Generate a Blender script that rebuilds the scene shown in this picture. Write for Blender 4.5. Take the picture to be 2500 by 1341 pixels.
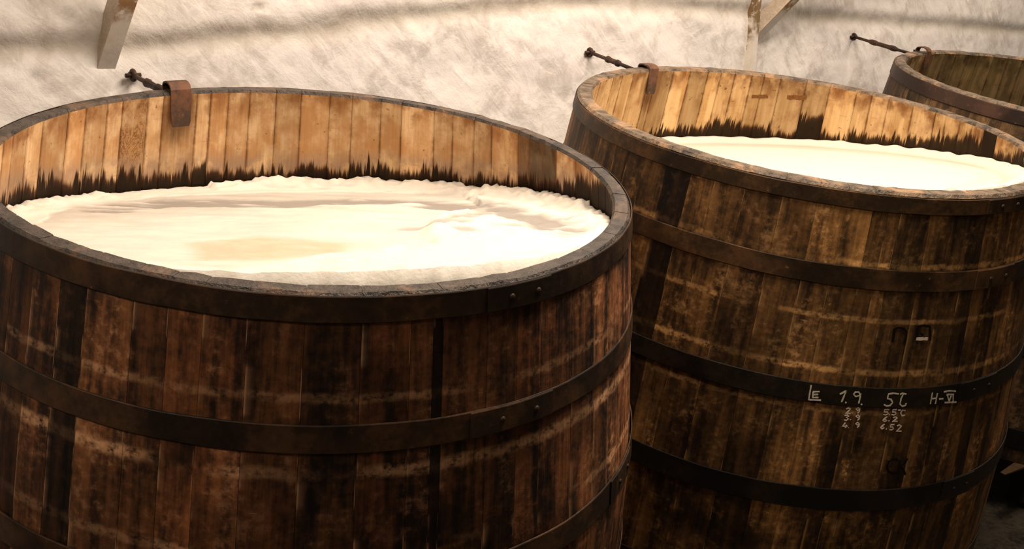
import bpy, bmesh, math, random
from mathutils import Vector, Matrix, noise as mnoise

for o in list(bpy.data.objects):
    bpy.data.objects.remove(o)
SC = bpy.context.scene
COL = SC.collection
PI = math.pi
rnd = random.Random(7)

# ------------------------------------------------------------------ camera
FLOOR = 1.60            # height of the vat rims above the floor
cam_d = bpy.data.cameras.new('camera')
cam_d.sensor_width = 36.0
cam_d.lens = 38.09
cam_d.clip_start = 0.05
cam = bpy.data.objects.new('camera', cam_d)
COL.objects.link(cam)
Rv = Vector((0.7796, -0.6257, 0.0274)).normalized()
Fv = Vector((0.6073, 0.7445, -0.2773)).normalized()
Uv = Rv.cross(Fv).normalized()
Rv = Fv.cross(Uv).normalized()
cam.matrix_world = Matrix(((Rv.x, Uv.x, -Fv.x, 0.0),
                           (Rv.y, Uv.y, -Fv.y, -0.0827),
                           (Rv.z, Uv.z, -Fv.z, 0.4484 + FLOOR),
                           (0, 0, 0, 1)))
SC.camera = cam

# ------------------------------------------------------------------ world, lamps, exposure
SC.view_settings.view_transform = 'Standard'
SC.view_settings.look = 'None'
SC.view_settings.exposure = 0.0
SC.view_settings.gamma = 1.0
SC.view_settings.use_curve_mapping = False
world = bpy.data.worlds.new('world')
SC.world = world
world.use_nodes = True
world.node_tree.nodes['Background'].inputs[0].default_value = (1.0, 0.8, 0.6, 1)
world.node_tree.nodes['Background'].inputs[1].default_value = 0.05

def area(name, loc, target, size, power, color):
    l = bpy.data.lights.new(name, 'AREA')
    l.shape = 'RECTANGLE'
    l.size, l.size_y = size
    l.energy = power
    l.color = color
    o = bpy.data.objects.new(name, l)
    o.location = loc
    o.rotation_euler = (Vector(target) - Vector(loc)).to_track_quat('-Z', 'Y').to_euler()
    COL.objects.link(o)
    return o

WARM = (1.0, 0.845, 0.70)
area('cellar_lamp', (2.4, 1.25, 3.95), (2.2, 2.0, 1.5), (2.0, 0.7), 145, WARM)
area('cellar_lamp', (5.9, 1.25, 3.95), (5.6, 2.2, 1.5), (2.0, 0.7), 78, WARM)
area('cellar_lamp', (-1.4, 1.05, 3.85), (-0.8, 2.1, 1.5), (2.0, 0.7), 44, WARM)

# ------------------------------------------------------------------ node helpers
class NT:
    def __init__(self, name):
        self.m = bpy.data.materials.new(name)
        self.m.use_nodes = True
        self.t = self.m.node_tree
        self.t.nodes.clear()
        self.out = self.t.nodes.new('ShaderNodeOutputMaterial')
    def link(self, a, b):
        self.t.links.new(a, b)
    def put(self, node, key, v):
        s = node.inputs[key]
        if hasattr(v, 'is_linked') or isinstance(v, bpy.types.NodeSocket):
            self.link(v, s)
        else:
            s.default_value = v
    def n(self, typ, props=None, **ins):
        nd = self.t.nodes.new(typ)
        for k, v in (props or {}).items():
            setattr(nd, k, v)
        for k, v in ins.items():
            self.put(nd, k.replace('_', ' ') if k.replace('_', ' ') in nd.inputs else k, v)
        return nd
    def math(self, op, a, b=None, c=None, clamp=False):
        nd = self.t.nodes.new('ShaderNodeMath')
        nd.operation = op
        nd.use_clamp = clamp
        self.put(nd, 0, a)
        if b is not None:
            self.put(nd, 1, b)
        if c is not None:
            self.put(nd, 2, c)
        return nd.outputs[0]
    def xyz(self, x, y, z=0.0):
        nd = self.t.nodes.new('ShaderNodeCombineXYZ')
        self.put(nd, 0, x); self.put(nd, 1, y); self.put(nd, 2, z)
        return nd.outputs[0]
    def sep(self, v):
        nd = self.t.nodes.new('ShaderNodeSeparateXYZ')
        self.put(nd, 0, v)
        return nd.outputs
    def noise(self, vec, scale=1.0, detail=4.0, rough=0.55, dist=0.0):
        nd = self.t.nodes.new('ShaderNodeTexNoise')
        self.put(nd, 'Vector', vec)
        self.put(nd, 'Scale', scale)
        self.put(nd, 'Detail', detail)
        self.put(nd, 'Roughness', rough)
        self.put(nd, 'Distortion', dist)
        return nd.outputs[0]
    def ramp(self, fac, a, b, smooth=True):
        nd = self.t.nodes.new('ShaderNodeMapRange')
        nd.interpolation_type = 'SMOOTHSTEP' if smooth else 'LINEAR'
        self.put(nd, 'Value', fac)
        self.put(nd, 'From Min', a); self.put(nd, 'From Max', b)
        return nd.outputs[0]
    def mix(self, fac, a, b, mode='MIX'):
        nd = self.t.nodes.new('ShaderNodeMix')
        nd.data_type = 'RGBA'
        nd.blend_type = mode
        self.put(nd, 0, fac)
        for i, v in ((6, a), (7, b)):
            if isinstance(v, tuple):
                v = (v[0], v[1], v[2], 1.0)
            self.put(nd, i, v)
        return nd.outputs[2]
    def scale_col(self, col, f):
        nd = self.t.nodes.new('ShaderNodeVectorMath')
        nd.operation = 'SCALE'
        self.put(nd, 0, col if not isinstance(col, tuple) else col)
        self.put(nd, 'Scale', f)
        return nd.outputs[0]
    def bump(self, h, strength=0.3, dist=0.002):
        nd = self.t.nodes.new('ShaderNodeBump')
        self.put(nd, 'Strength', strength)
        self.put(nd, 'Distance', dist)
        self.put(nd, 'Height', h)
        return nd.outputs[0]
    def attr(self, name, out='Fac'):
        nd = self.t.nodes.new('ShaderNodeAttribute')
        nd.attribute_name = name
        return nd.outputs[out]
    def uv(self):
        nd = self.t.nodes.new('ShaderNodeUVMap')
        nd.uv_map = 'UVMap'
        return self.sep(nd.outputs[0])
    def obj(self):
        return self.t.nodes.new('ShaderNodeTexCoord').outputs['Object']
    def finish(self, col, rough=0.7, normal=None, metal=0.0, spec=0.3):
        p = self.t.nodes.new('ShaderNodeBsdfPrincipled')
        self.put(p, 'Base Color', col if not isinstance(col, tuple) else (col[0], col[1], col[2], 1.0))
        self.put(p, 'Roughness', rough)
        self.put(p, 'Metallic', metal)
        self.put(p, 'Specular IOR Level', spec)
        if normal is not None:
            self.put(p, 'Normal', normal)
        self.link(p.outputs[0], self.out.inputs[0])
        return self.m

def stave_info(t):
    oi = t.t.nodes.new('ShaderNodeObjectInfo')
    c = t.sep(oi.outputs['Color'])
    return c[0], c[1], c[2], oi.outputs['Alpha'], oi.outputs['Random']

# outer, weathered face of the staves ------------------------------------------
def mat_outer(name, mid, light, dark, rings, seed):
    t = NT(name)
    bo, bi, hue, al, rn = stave_info(t)
    u, v, _ = t.uv()
    off = t.math('MULTIPLY', rn, 37.0)
    grain = t.noise(t.xyz(t.math('MULTIPLY', u, 150.0), t.math('MULTIPLY', v, 5.0), off), 1.0, 4, 0.6)
    streak = t.noise(t.xyz(t.math('MULTIPLY', u, 34.0), t.math('MULTIPLY', v, 2.6), off), 1.0, 4, 0.6)
    blotch = t.noise(t.xyz(t.math('MULTIPLY', u, 15.0), t.math('MULTIPLY', v, 8.0), seed + 0.3), 1.0, 6, 0.66)
    fine = t.noise(t.xyz(t.math('MULTIPLY', u, 55.0), t.math('MULTIPLY', v, 55.0), seed + 5.0), 1.0, 5, 0.65)
    big = t.noise(t.xyz(t.math('MULTIPLY', u, 3.3), t.math('MULTIPLY', v, 4.2), seed + 9.0), 1.0, 3, 0.5)
    f = t.math('MULTIPLY_ADD', streak, 1.1, t.math('MULTIPLY_ADD', blotch, 0.55, t.math('MULTIPLY', fine, 0.5)))
    f = t.ramp(f, 0.84, 1.38)
    c = t.mix(f, dark, mid)
    hi = t.ramp(t.math('MULTIPLY_ADD', fine, 0.5, t.math('MULTIPLY', blotch, 0.65)), 0.60, 0.80)
    c = t.mix(hi, c, light)
    c = t.mix(t.math('MULTIPLY', t.math('MINIMUM', hue, 1.0), 0.55), c, t.mix(f, (dark[0], dark[1] * 0.8, dark[2] * 0.6), (mid[0] * 1.1, mid[1] * 0.72, mid[2] * 0.6)))
    # pale scraped rings left by hoops
    for (zr, w, amt) in rings:
        wob = t.math('MULTIPLY_ADD', t.math('SUBTRACT', blotch, 0.5), 0.02, v)
        d = t.math('ABSOLUTE', t.math('SUBTRACT', wob, zr))
        k = t.ramp(d, w, w * 0.25)
        k = t.math('MULTIPLY', k, t.ramp(big, 0.36, 0.54))
        k = t.math('MULTIPLY', k, t.ramp(fine, 0.32, 0.58))
        c = t.mix(t.math('MULTIPLY', k, amt), c, (light[0] * 1.25, light[1] * 1.25, light[2] * 1.2))
    # short horizontal scrapes
    scr = t.noise(t.xyz(t.math('MULTIPLY', u, 16.0), t.math('MULTIPLY', v, 170.0), seed + 3.0), 1.0, 2, 0.5)
    k = t.math('MULTIPLY', t.ramp(scr, 0.70, 0.77), t.ramp(blotch, 0.5, 0.62))
    c = t.mix(t.math('MULTIPLY', k, 0.6), c, (light[0] * 1.3, light[1] * 1.2, light[2] * 1.1))
    # black mould and beer stains
    st = t.math('MULTIPLY_ADD', blotch, 0.6, t.math('MULTIPLY', big, 0.7))
    k = t.ramp(st, 0.60, 0.47)
    c = t.mix(t.math('MULTIPLY', k, 0.6), c, (dark[0] * 0.45, dark[1] * 0.45, dark[2] * 0.45))
    seg = t.noise(t.xyz(off, t.math('MULTIPLY', v, 3.1), 8.0), 1.0, 1, 0.5)
    seg = t.math('MULTIPLY_ADD', t.ramp(seg, 0.38, 0.62), 0.75, 0.62)
    c = t.scale_col(c, t.math('MULTIPLY', t.math('MULTIPLY', bo, seg), t.math('MULTIPLY_ADD', grain, 0.9, 0.56)))
    e = t.attr('edge')
    k = t.math('MULTIPLY', t.ramp(e, 0.35, 0.8), t.ramp(t.noise(t.xyz(off, t.math('MULTIPLY', v, 9.0), 2.0), 1.0, 3), 0.50, 0.62))
    c = t.mix(t.math('MULTIPLY', k, 0.6), c, (light[0], light[1], light[2]))
    h = t.math('MULTIPLY_ADD', grain, 0.7, t.math('MULTIPLY', fine, 0.6))
    return t.finish(c, t.math('MULTIPLY_ADD', fine, 0.3, 0.5), t.bump(h, 0.45, 0.003), 0.0, 0.25)

# inner, wet bleached face of the staves -----------------------------------------
def mat_inner(name, mid, light, red, stain, strap_u, strap_v, seed):
    t = NT(name)
    bo, bi, hue, al, rn = stave_info(t)
    u, v, _ = t.uv()
    hf = t.attr('hf')
    off = t.math('MULTIPLY', rn, 37.0)
    grain = t.noise(t.xyz(t.math('MULTIPLY', u, 170.0), t.math('MULTIPLY', v, 7.0), off), 1.0, 4, 0.6)
    streak = t.noise(t.xyz(t.math('MULTIPLY', u, 40.0), t.math('MULTIPLY', v, 3.0), off), 1.0, 4, 0.55)
    blotch = t.noise(t.xyz(t.math('MULTIPLY', u, 16.0), t.math('MULTIPLY', v, 12.0), seed), 1.0, 5, 0.6)
    cross = t.noise(t.xyz(t.math('MULTIPLY', u, 12.0), t.math('MULTIPLY', v, 120.0), seed + 2), 1.0, 3, 0.5)
    c = t.mix(t.ramp(streak, 0.36, 0.66), mid, light)
    rk = t.ramp(t.math('MULTIPLY_ADD', t.math('MINIMUM', hue, 1.0), 0.24, blotch), 0.48, 0.80)
    c = t.mix(t.math('MULTIPLY', rk, 0.85), c, red)
    # darker, redder staining under the rim
    top = t.ramp(t.math('MULTIPLY_ADD', t.math('SUBTRACT', streak, 0.5), 0.12, v), 1.245, 1.325)
    c = t.mix(t.math('MULTIPLY', top, t.ramp(blotch, 0.35, 0.65)), c, (red[0] * 0.62, red[1] * 0.55, red[2] * 0.5))
    # fine horizontal tool and level marks
    c = t.mix(t.math('MULTIPLY', t.ramp(cross, 0.62, 0.75), 0.45), c, red)
    pit = t.noise(t.xyz(t.math('MULTIPLY', u, 70.0), t.math('MULTIPLY', v, 60.0), off), 1.0, 2, 0.5)
    worm = t.noise(t.xyz(t.math('MULTIPLY', u, 75.0), t.math('MULTIPLY', v, 42.0), seed + 21), 1.0, 3, 0.6, 1.2)
    wk = t.math('MULTIPLY', t.math('GREATER_THAN', hue, 1.5), t.ramp(t.math('ABSOLUTE', t.math('SUBTRACT', worm, 0.5)), 0.05, 0.02))
    wk = t.math('MULTIPLY', wk, t.ramp(blotch, 0.42, 0.55))
    c = t.mix(t.math('MULTIPLY', wk, 0.8), c, (red[0] * 0.4, red[1] * 0.35, red[2] * 0.3))
    hue = t.math('MINIMUM', hue, 0.6)
    c = t.mix(t.math('MULTIPLY', t.ramp(pit, 0.69, 0.76), 0.7), c, (red[0] * 0.35, red[1] * 0.3, red[2] * 0.25))
    # greyish haze above the scum line
    band = t.math('ADD', hf, t.math('MULTIPLY', t.math('SUBTRACT', blotch, 0.5), 0.10))
    hz = t.math('MULTIPLY', t.ramp(band, 0.125, 0.075), t.ramp(blotch, 0.30, 0.60))
    c = t.mix(t.math('MULTIPLY', hz, stain[2]), c, (0.36, 0.245, 0.17))
    c = t.scale_col(c, t.math('MULTIPLY', bi, t.math('MULTIPLY_ADD', grain, 0.45, 0.78)))
    jn = t.attr('joint')
    c = t.mix(t.math('MULTIPLY', t.ramp(jn, 0.72, 1.0), t.math('MULTIPLY_ADD', t.ramp(blotch, 0.4, 0.6), 0.55, 0.2)), c, (red[0] * 0.35, red[1] * 0.28, red[2] * 0.2))
    # rust run-off around the iron strap
    du = t.math('MULTIPLY', t.math('SUBTRACT', u, strap_u), 14.0)
    dv = t.math('MULTIPLY', t.math('SUBTRACT', v, strap_v), 8.0)
    dd = t.math('SQRT', t.math('ADD', t.math('MULTIPLY', du, du), t.math('MULTIPLY', dv, dv)))
    dd = t.math('ADD', dd, t.math('MULTIPLY', t.math('SUBTRACT', streak, 0.5), 1.2))
    c = t.mix(t.math('MULTIPLY', t.ramp(dd, 0.95, 0.35), 0.75), c, (0.16, 0.065, 0.02))
    # dark resin line with drip teeth above the foam
    teeth = t.noise(t.xyz(t.math('MULTIPLY', u, 70.0), t.math('MULTIPLY', v, 3.0), seed), 1.0, 4, 0.7)
    broad = t.noise(t.xyz(t.math('MULTIPLY', u, 7.0), 0.0, seed + 7), 1.0, 2, 0.5)
    amp = t.noise(t.xyz(t.math('MULTIPLY', u, 13.0), 0.0, seed + 17), 1.0, 2, 0.5)
    amp = t.math('MULTIPLY', stain[1], t.math('MULTIPLY_ADD', t.ramp(amp, 0.36, 0.64), 0.9, 0.12))
    lim = t.math('MULTIPLY_ADD', t.math('SUBTRACT', teeth, 0.46), amp, stain[0])
    lim = t.math('ADD', lim, t.math('MULTIPLY', t.math('SUBTRACT', broad, 0.5), 0.07))
    lim = t.math('ADD', lim, al)
    k = t.ramp(t.math('SUBTRACT', hf, lim), 0.009, -0.012)
    deep = t.mix(t.ramp(t.math('SUBTRACT', hf, lim), -0.028, 0.0), (0.010, 0.005, 0.002), (0.060, 0.021, 0.006))
    c = t.mix(t.math('MULTIPLY', k, 0.97), c, deep)
    h = t.math('MULTIPLY_ADD', grain, 0.6, t.math('MULTIPLY', pit, 0.5))
    return t.finish(c, 0.72, t.bump(h, 0.4, 0.003), 0.0, t.math('MULTIPLY_ADD', k, -0.12, 0.22))

def mat_rim(name, tone, seed):
    t = NT(name)
    p = t.obj()
    a = t.noise(p, 24.0, 6, 0.7)
    b = t.noise(p, 8.0, 5, 0.65, 0.8)
    s = t.noise(p, 110.0, 4, 0.65)
    c = t.mix(t.ramp(a, 0.36, 0.62), (tone[0] * 0.30, tone[1] * 0.27, tone[2] * 0.25), tone)
    c = t.mix(t.ramp(b, 0.52, 0.68), c, (tone[0] * 1.9, tone[1] * 1.55, tone[2] * 1.25))
    c = t.mix(t.math('MULTIPLY', t.ramp(b, 0.46, 0.38), 0.85), c, (0.014, 0.011, 0.009))
    c = t.scale_col(c, t.math('MULTIPLY_ADD', s, 0.9, 0.55))
    return t.finish(c, t.math('MULTIPLY_ADD', a, 0.5, 0.20), t.bump(t.math('MULTIPLY_ADD', a, 0.9, s), 0.8, 0.006), 0.0, 0.45)

def mat_iron(name, base, rust, rough=0.55, spec=0.35):
    t = NT(name)
    p = t.obj()
    a = t.noise(p, 11.0, 5, 0.62)
    b = t.noise(p, 60.0, 4, 0.65)
    c_ = t.noise(p, 4.0, 3, 0.5)
    c = t.mix(t.ramp(t.math('MULTIPLY_ADD', b, 0.35, t.math('MULTIPLY', a, 0.65)), 0.40, 0.62), base, rust)
    c = t.mix(t.math('MULTIPLY', t.ramp(c_, 0.52, 0.40), 0.8), c, (base[0] * 0.35, base[1] * 0.35, base[2] * 0.4))
    c = t.mix(t.math('MULTIPLY', t.ramp(b, 0.66, 0.74), 0.7), c, (rust[0] * 2.2, rust[1] * 2.1, rust[2] * 2.0))
    return t.finish(c, t.math('MULTIPLY_ADD', b, 0.3, rough - 0.15), t.bump(b, 0.3, 0.002), 0.25, spec)

def mat_wall():
    t = NT('limewashed_rock')
    p = t.obj()
    x, y, z = t.sep(p)
    # diagonal float marks running down to the right
    sx = t.math('ADD', t.math('MULTIPLY', x, 0.72), t.math('MULTIPLY', z, -0.69))
    sz = t.math('ADD', t.math('MULTIPLY', x, 0.69), t.math('MULTIPLY', z, 0.72))
    warp = t.noise(p, 3.0, 3, 0.5)
    sx = t.math('MULTIPLY_ADD', warp, 0.35, sx)
    strk = t.noise(t.xyz(t.math('MULTIPLY', sx, 7.0), t.math('MULTIPLY', sz, 24.0), y), 1.0, 7, 0.68, 0.6)
    big = t.noise(p, 1.6, 4, 0.55)
    mid = t.noise(p, 7.0, 6, 0.65, 0.5)
    fine = t.noise(p, 55.0, 4, 0.65)
    c = t.mix(t.ramp(big, 0.35, 0.66), (0.83, 0.775, 0.735), (0.87, 0.825, 0.765))
    c = t.mix(t.math('MULTIPLY', t.ramp(t.math('MULTIPLY_ADD', strk, 0.35, t.math('MULTIPLY', mid, 0.65)), 0.46, 0.62), 0.75), c, (0.56, 0.505, 0.455))
    c = t.mix(t.math('MULTIPLY', t.ramp(strk, 0.48, 0.34), 0.5), c, (0.95, 0.915, 0.85))
    sp = t.noise(p, 12.0, 3, 0.5)
    c = t.mix(t.math('MULTIPLY', t.ramp(sp, 0.70, 0.80), 0.6), c, (0.45, 0.39, 0.31))
    # darker grey-olive tone along the hollow of the ledge and in the bolt hole
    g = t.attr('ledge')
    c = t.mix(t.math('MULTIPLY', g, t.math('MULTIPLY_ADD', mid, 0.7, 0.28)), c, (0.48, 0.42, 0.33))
    # darker brown towards the foot of the wall
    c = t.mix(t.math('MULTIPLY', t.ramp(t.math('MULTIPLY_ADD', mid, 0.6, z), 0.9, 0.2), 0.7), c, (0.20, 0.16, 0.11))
    h = t.math('MULTIPLY_ADD', strk, 0.45, t.math('MULTIPLY_ADD', mid, 1.0, t.math('MULTIPLY', fine, 0.25)))
    return t.finish(c, 0.85, t.bump(h, 0.4, 0.012), 0.0, 0.15)

def mat_plain_rock(name, a, b, scale, rough=0.85, bumpd=0.02):
    t = NT(name)
    p = t.obj()
    n1 = t.noise(p, scale, 5, 0.6)
    n2 = t.noise(p, scale * 7, 5, 0.65)
    c = t.mix(t.ramp(t.math('MULTIPLY_ADD', n2, 0.5, t.math('MULTIPLY', n1, 0.5)), 0.38, 0.62), a, b)
    return t.finish(c, rough, t.bump(t.math('MULTIPLY_ADD', n2, 0.5, n1), 0.6, bumpd), 0.0, 0.3)

def mat_foam(name, cream, grey, tan):
    t = NT(name)
    p = t.obj()
    g = t.attr('film')
    tn = t.attr('tan')
    fine = t.noise(p, 90.0, 4, 0.6)
    mid = t.noise(p, 18.0, 4, 0.6)
    c = t.mix(t.math('MULTIPLY', g, 0.9), cream, grey)
    c = t.mix(t.math('MULTIPLY', tn, t.math('MULTIPLY_ADD', mid, 0.8, 0.35)), c, tan)
    c = t.mix(t.math('MULTIPLY', t.ramp(fine, 0.60, 0.75), 0.25), c, tan)
    return t.finish(c, 0.55, t.bump(t.math('MULTIPLY_ADD', fine, 0.4, mid), 0.35, 0.006), 0.0, 0.3)

def mat_paint(name, lo=1.82, hi=1.96, rust=(0.30, 0.165, 0.075)):
    t = NT(name)
    p = t.obj()
    x, y, z = t.sep(p)
    a = t.noise(p, 14.0, 4, 0.6)
    b = t.noise(p, 45.0, 4, 0.6)
    c = t.mix(t.ramp(a, 0.4, 0.65), (0.70, 0.63, 0.54), (0.80, 0.74, 0.65))
    rk = t.ramp(t.math('MULTIPLY_ADD', t.math('SUBTRACT', a, 0.5), 0.5, z), lo, hi)
    c = t.mix(t.math('MULTIPLY', rk, t.ramp(b, 0.30, 0.50)), c, rust)
    return t.finish(c, 0.6, t.bump(a, 0.4, 0.004), 0.0, 0.3)

def mat_chalk(name, col, cut):
    t = NT(name)
    p = t.obj()
    a = t.noise(p, 160.0, 3, 0.6)
    c = t.scale_col(col, t.math('MULTIPLY_ADD', a, 1.1, cut))
    return t.finish(c, 0.9, None, 0.0, 0.1)

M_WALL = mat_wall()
M_FLOOR = mat_plain_rock('cellar_floor_rock', (0.010, 0.008, 0.005), (0.065, 0.053, 0.035), 7.0, 0.6)
M_CEIL = mat_plain_rock('low_bounce_vault', (0.22, 0.19, 0.15), (0.34, 0.29, 0.23), 1.2)  # unseen roof and walls, colour darkened to cut their bounced light
M_BEAM = mat_plain_rock('dark_timber', (0.015, 0.010, 0.006), (0.045, 0.028, 0.015), 5.0, 0.7, 0.006)
M_WEDGE = mat_plain_rock('brown_wedge_wood', (0.06, 0.032, 0.012), (0.10, 0.055, 0.024), 9.0, 0.7, 0.004)
M_HOOP = {1: mat_iron('rusty_hoop_iron_brown', (0.030, 0.017, 0.009), (0.085, 0.040, 0.016)),
          2: mat_iron('rusty_hoop_iron_dark', (0.040, 0.022, 0.009), (0.120, 0.058, 0.021)),
          3: mat_iron('rusty_hoop_iron_red', (0.050, 0.026, 0.017), (0.090, 0.045, 0.027))}
M_HOOPB = mat_iron('blackened_hoop_iron', (0.012, 0.009, 0.006), (0.030, 0.018, 0.009))
M_STRAP = mat_iron('rusty_strap_iron', (0.060, 0.036, 0.024), (0.17, 0.075, 0.040), 0.6)
M_ROD = mat_iron('rusty_rod_iron', (0.045, 0.026, 0.018), (0.10, 0.05, 0.028), 0.6)
M_PAINT = mat_paint('dirty_white_paint')
M_TAUPE = mat_plain_rock('taupe_paint', (0.36, 0.28, 0.20), (0.48, 0.39, 0.29), 20.0, 0.7, 0.003)  # darker taupe for the outer web face of the strut
M_GRIME = mat_paint('grimy_white_paint', 1.70, 1.84, (0.20, 0.125, 0.055))
M_CHALK = mat_chalk('white_chalk', (0.62, 0.56, 0.42), 0.45)
M_CHALK2 = mat_chalk('rubbed_chalk', (0.80, 0.66, 0.56), 0.40)
M_STAMP = mat_chalk('faded_red_brown_stamp', (0.20, 0.085, 0.028), 0.4)
M_BURN = mat_chalk('burned_wood_mark', (0.010, 0.007, 0.004), 0.3)
M_FOAM1 = mat_foam('krausen_foam', (0.83, 0.775, 0.67), (0.30, 0.265, 0.235), (0.60, 0.46, 0.295))
M_FOAM2 = mat_foam('smooth_foam', (0.74, 0.68, 0.575), (0.46, 0.385, 0.285), (0.60, 0.48, 0.33))

# ------------------------------------------------------------------ object helpers
def link(name, me, parent=None, mats=()):
    o = bpy.data.objects.new(name, me)
    COL.objects.link(o)
    for m in mats:
        me.materials.append(m)
    if parent is not None:
        o.parent = parent
    return o

def empty(name, loc, rot=(0, 0, 0)):
    o = bpy.data.objects.new(name, None)
    o.empty_display_size = 0.2
    o.location = loc
    o.rotation_euler = rot
    COL.objects.link(o)
    return o

def tag(o, label, cat, group=None):
    o['label'] = label
    o['category'] = cat
    if group:
        o['group'] = group
    return o

def from_py(name, verts, faces, smooth=False):
    me = bpy.data.meshes.new(name)
    me.from_pydata(verts, [], faces)
    me.update()
    if smooth:
        for p in me.polygons:
            p.use_smooth = True
    return me

def sweep(path, radii, seg=12, caps=True):
    """round tube along a list of points with a radius at each"""
    V, F = [], []
    n = len(path)
    path = [Vector(p) for p in path]
    d0 = (path[1] - path[0]).normalized()
    ref = Vector((0, 0, 1)) if abs(d0.z) < 0.9 else Vector((1, 0, 0))
    for i, p in enumerate(path):
        d = (path[min(i + 1, n - 1)] - path[max(i - 1, 0)]).normalized()
        a = d.cross(ref).normalized()
        b = a.cross(d).normalized()
        for k in range(seg):
            th = 2 * PI * k / seg
            V.append(p + (a * math.cos(th) + b * math.sin(th)) * radii[i])
    for i in range(n - 1):
        for k in range(seg):
            k2 = (k + 1) % seg
            F.append((i * seg + k, i * seg + k2, (i + 1) * seg + k2, (i + 1) * seg + k))
    if caps:
        F.append(tuple(range(seg))[::-1])
        F.append(tuple((n - 1) * seg + k for k in range(seg)))
    return V, F

def join(parts):
    V, F = [], []
    for v, f in parts:
        o = len(V)
        V += list(v)
        F += [tuple(i + o for i in q) for q in f]
    return V, F

def box(c, sx, sy, sz):
    x, y, z = c
    V = [Vector((x + a * sx / 2, y + b * sy / 2, z + d * sz / 2)) for a in (-1, 1) for b in (-1, 1) for d in (-1, 1)]
    F = [(0, 1, 3, 2), (4, 6, 7, 5), (0, 4, 5, 1), (2, 3, 7, 6), (0, 2, 6, 4), (1, 5, 7, 3)]
    return V, F

def sstep(a, b, x):
    t = max(0.0, min(1.0, (x - a) / (b - a)))
    return t * t * (3 - 2 * t)

# ------------------------------------------------------------------ setting
def wall_y(x):
    return 3.006 + max(0.0, x - 2.72) * 0.060

LEDGE = [(-3.0, 0.10), (0.3, 0.185), (0.77, 0.192), (1.15, 0.1935), (1.60, 0.220), (2.05, 0.265), (2.58, 0.301), (3.05, 0.303),
         (3.5, 0.287), (4.43, 0.236), (5.65, 0.183), (6.7, 0.129), (9.5, 0.02)]
def ledge_z(x):
    for (a, za), (b, zb) in zip(LEDGE, LEDGE[1:]):
        if x <= b:
            t = (x - a) / (b - a)
            t = t * t * (3 - 2 * t) * 0.5 + t * 0.5
            return za + (zb - za) * t + FLOOR
    return LEDGE[-1][1] + FLOOR

def build_wall():
    xs = [-3 + i * 0.06 for i in range(60)]
    x = 0.6
    while x < 7.0:
        xs.append(x); x += 0.016 + 0.004 * max(0, x - 1)
    while x < 9.6:
        xs.append(x); x += 0.1
    zs = []
    z = -0.05
    while z < 1.0:
        zs.append(z); z += 0.08
    while z < 2.05:
        zs.append(z); z += 0.011
    while z < 3.3:
        zs.append(z); z += 0.1
    V, A, F = [], [], []
    for z in zs:
        for x in xs:
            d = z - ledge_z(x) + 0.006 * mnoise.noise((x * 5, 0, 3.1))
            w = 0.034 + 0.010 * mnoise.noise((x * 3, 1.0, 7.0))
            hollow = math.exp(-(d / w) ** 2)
            y = wall_y(x)
            y += 0.012 * hollow
            y += 0.20 * sstep(1.35, 0.5, z)                 # the rock falls back towards its foot
            y -= 0.010 * sstep(-0.05, 0.06, d)              # the rock above the ledge stands slightly proud
            y += 0.018 * mnoise.noise((x * 1.3, 0, z * 1.6)) + 0.010 * mnoise.noise((x * 4, 2, z * 5))
            q = (x * 0.72 - z * 0.69, x * 0.69 + z * 0.72)
            y += 0.0030 * mnoise.noise((q[0] * 9, 4, q[1] * 24)) + 0.0025 * mnoise.noise((x * 26, 5, z * 26))
            hole = math.exp(-((x - 1.499) ** 2 + (z - FLOOR - 0.296) ** 2) / 0.011 ** 2)     # an old bolt hole
            y += 0.02 * hole
            V.append((x, y, z))
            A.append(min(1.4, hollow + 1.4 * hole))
    nx = len(xs)
    for j in range(len(zs) - 1):
        for i in range(nx - 1):
            a = j * nx + i
            F.append((a, a + 1, a + nx + 1, a + nx))
    me = from_py('wall_back', V, F, True)
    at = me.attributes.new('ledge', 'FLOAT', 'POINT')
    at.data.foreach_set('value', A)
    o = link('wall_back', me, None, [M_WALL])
    o['kind'] = 'structure'
    s = o.modifiers.new('depth', 'SOLIDIFY')
    s.thickness = 0.25
    s.offset = -1.0
    return o
build_wall()

def build_floor():
    V, F = [], []
    xs = [-3.0 + i * 0.10 for i in range(126)]
    ys = [-2.2 + i * 0.10 for i in range(60)]
    for y in ys:
        for x in xs:
            V.append((x, y, 0.012 * mnoise.noise((x * 3, y * 3, 0)) + 0.008 * mnoise.noise((x * 9, y * 9, 4)) - 0.018))
    n = len(xs)
    for j in range(len(ys) - 1):
        for i in range(n - 1):
            a = j * n + i
            F.append((a, a + 1, a + n + 1, a + n))
    o = link('floor', from_py('floor', V, F, True), None, [M_FLOOR])
    o['kind'] = 'structure'
    s = o.modifiers.new('depth', 'SOLIDIFY'); s.thickness = 0.2; s.offset = -1.0
build_floor()

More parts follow.
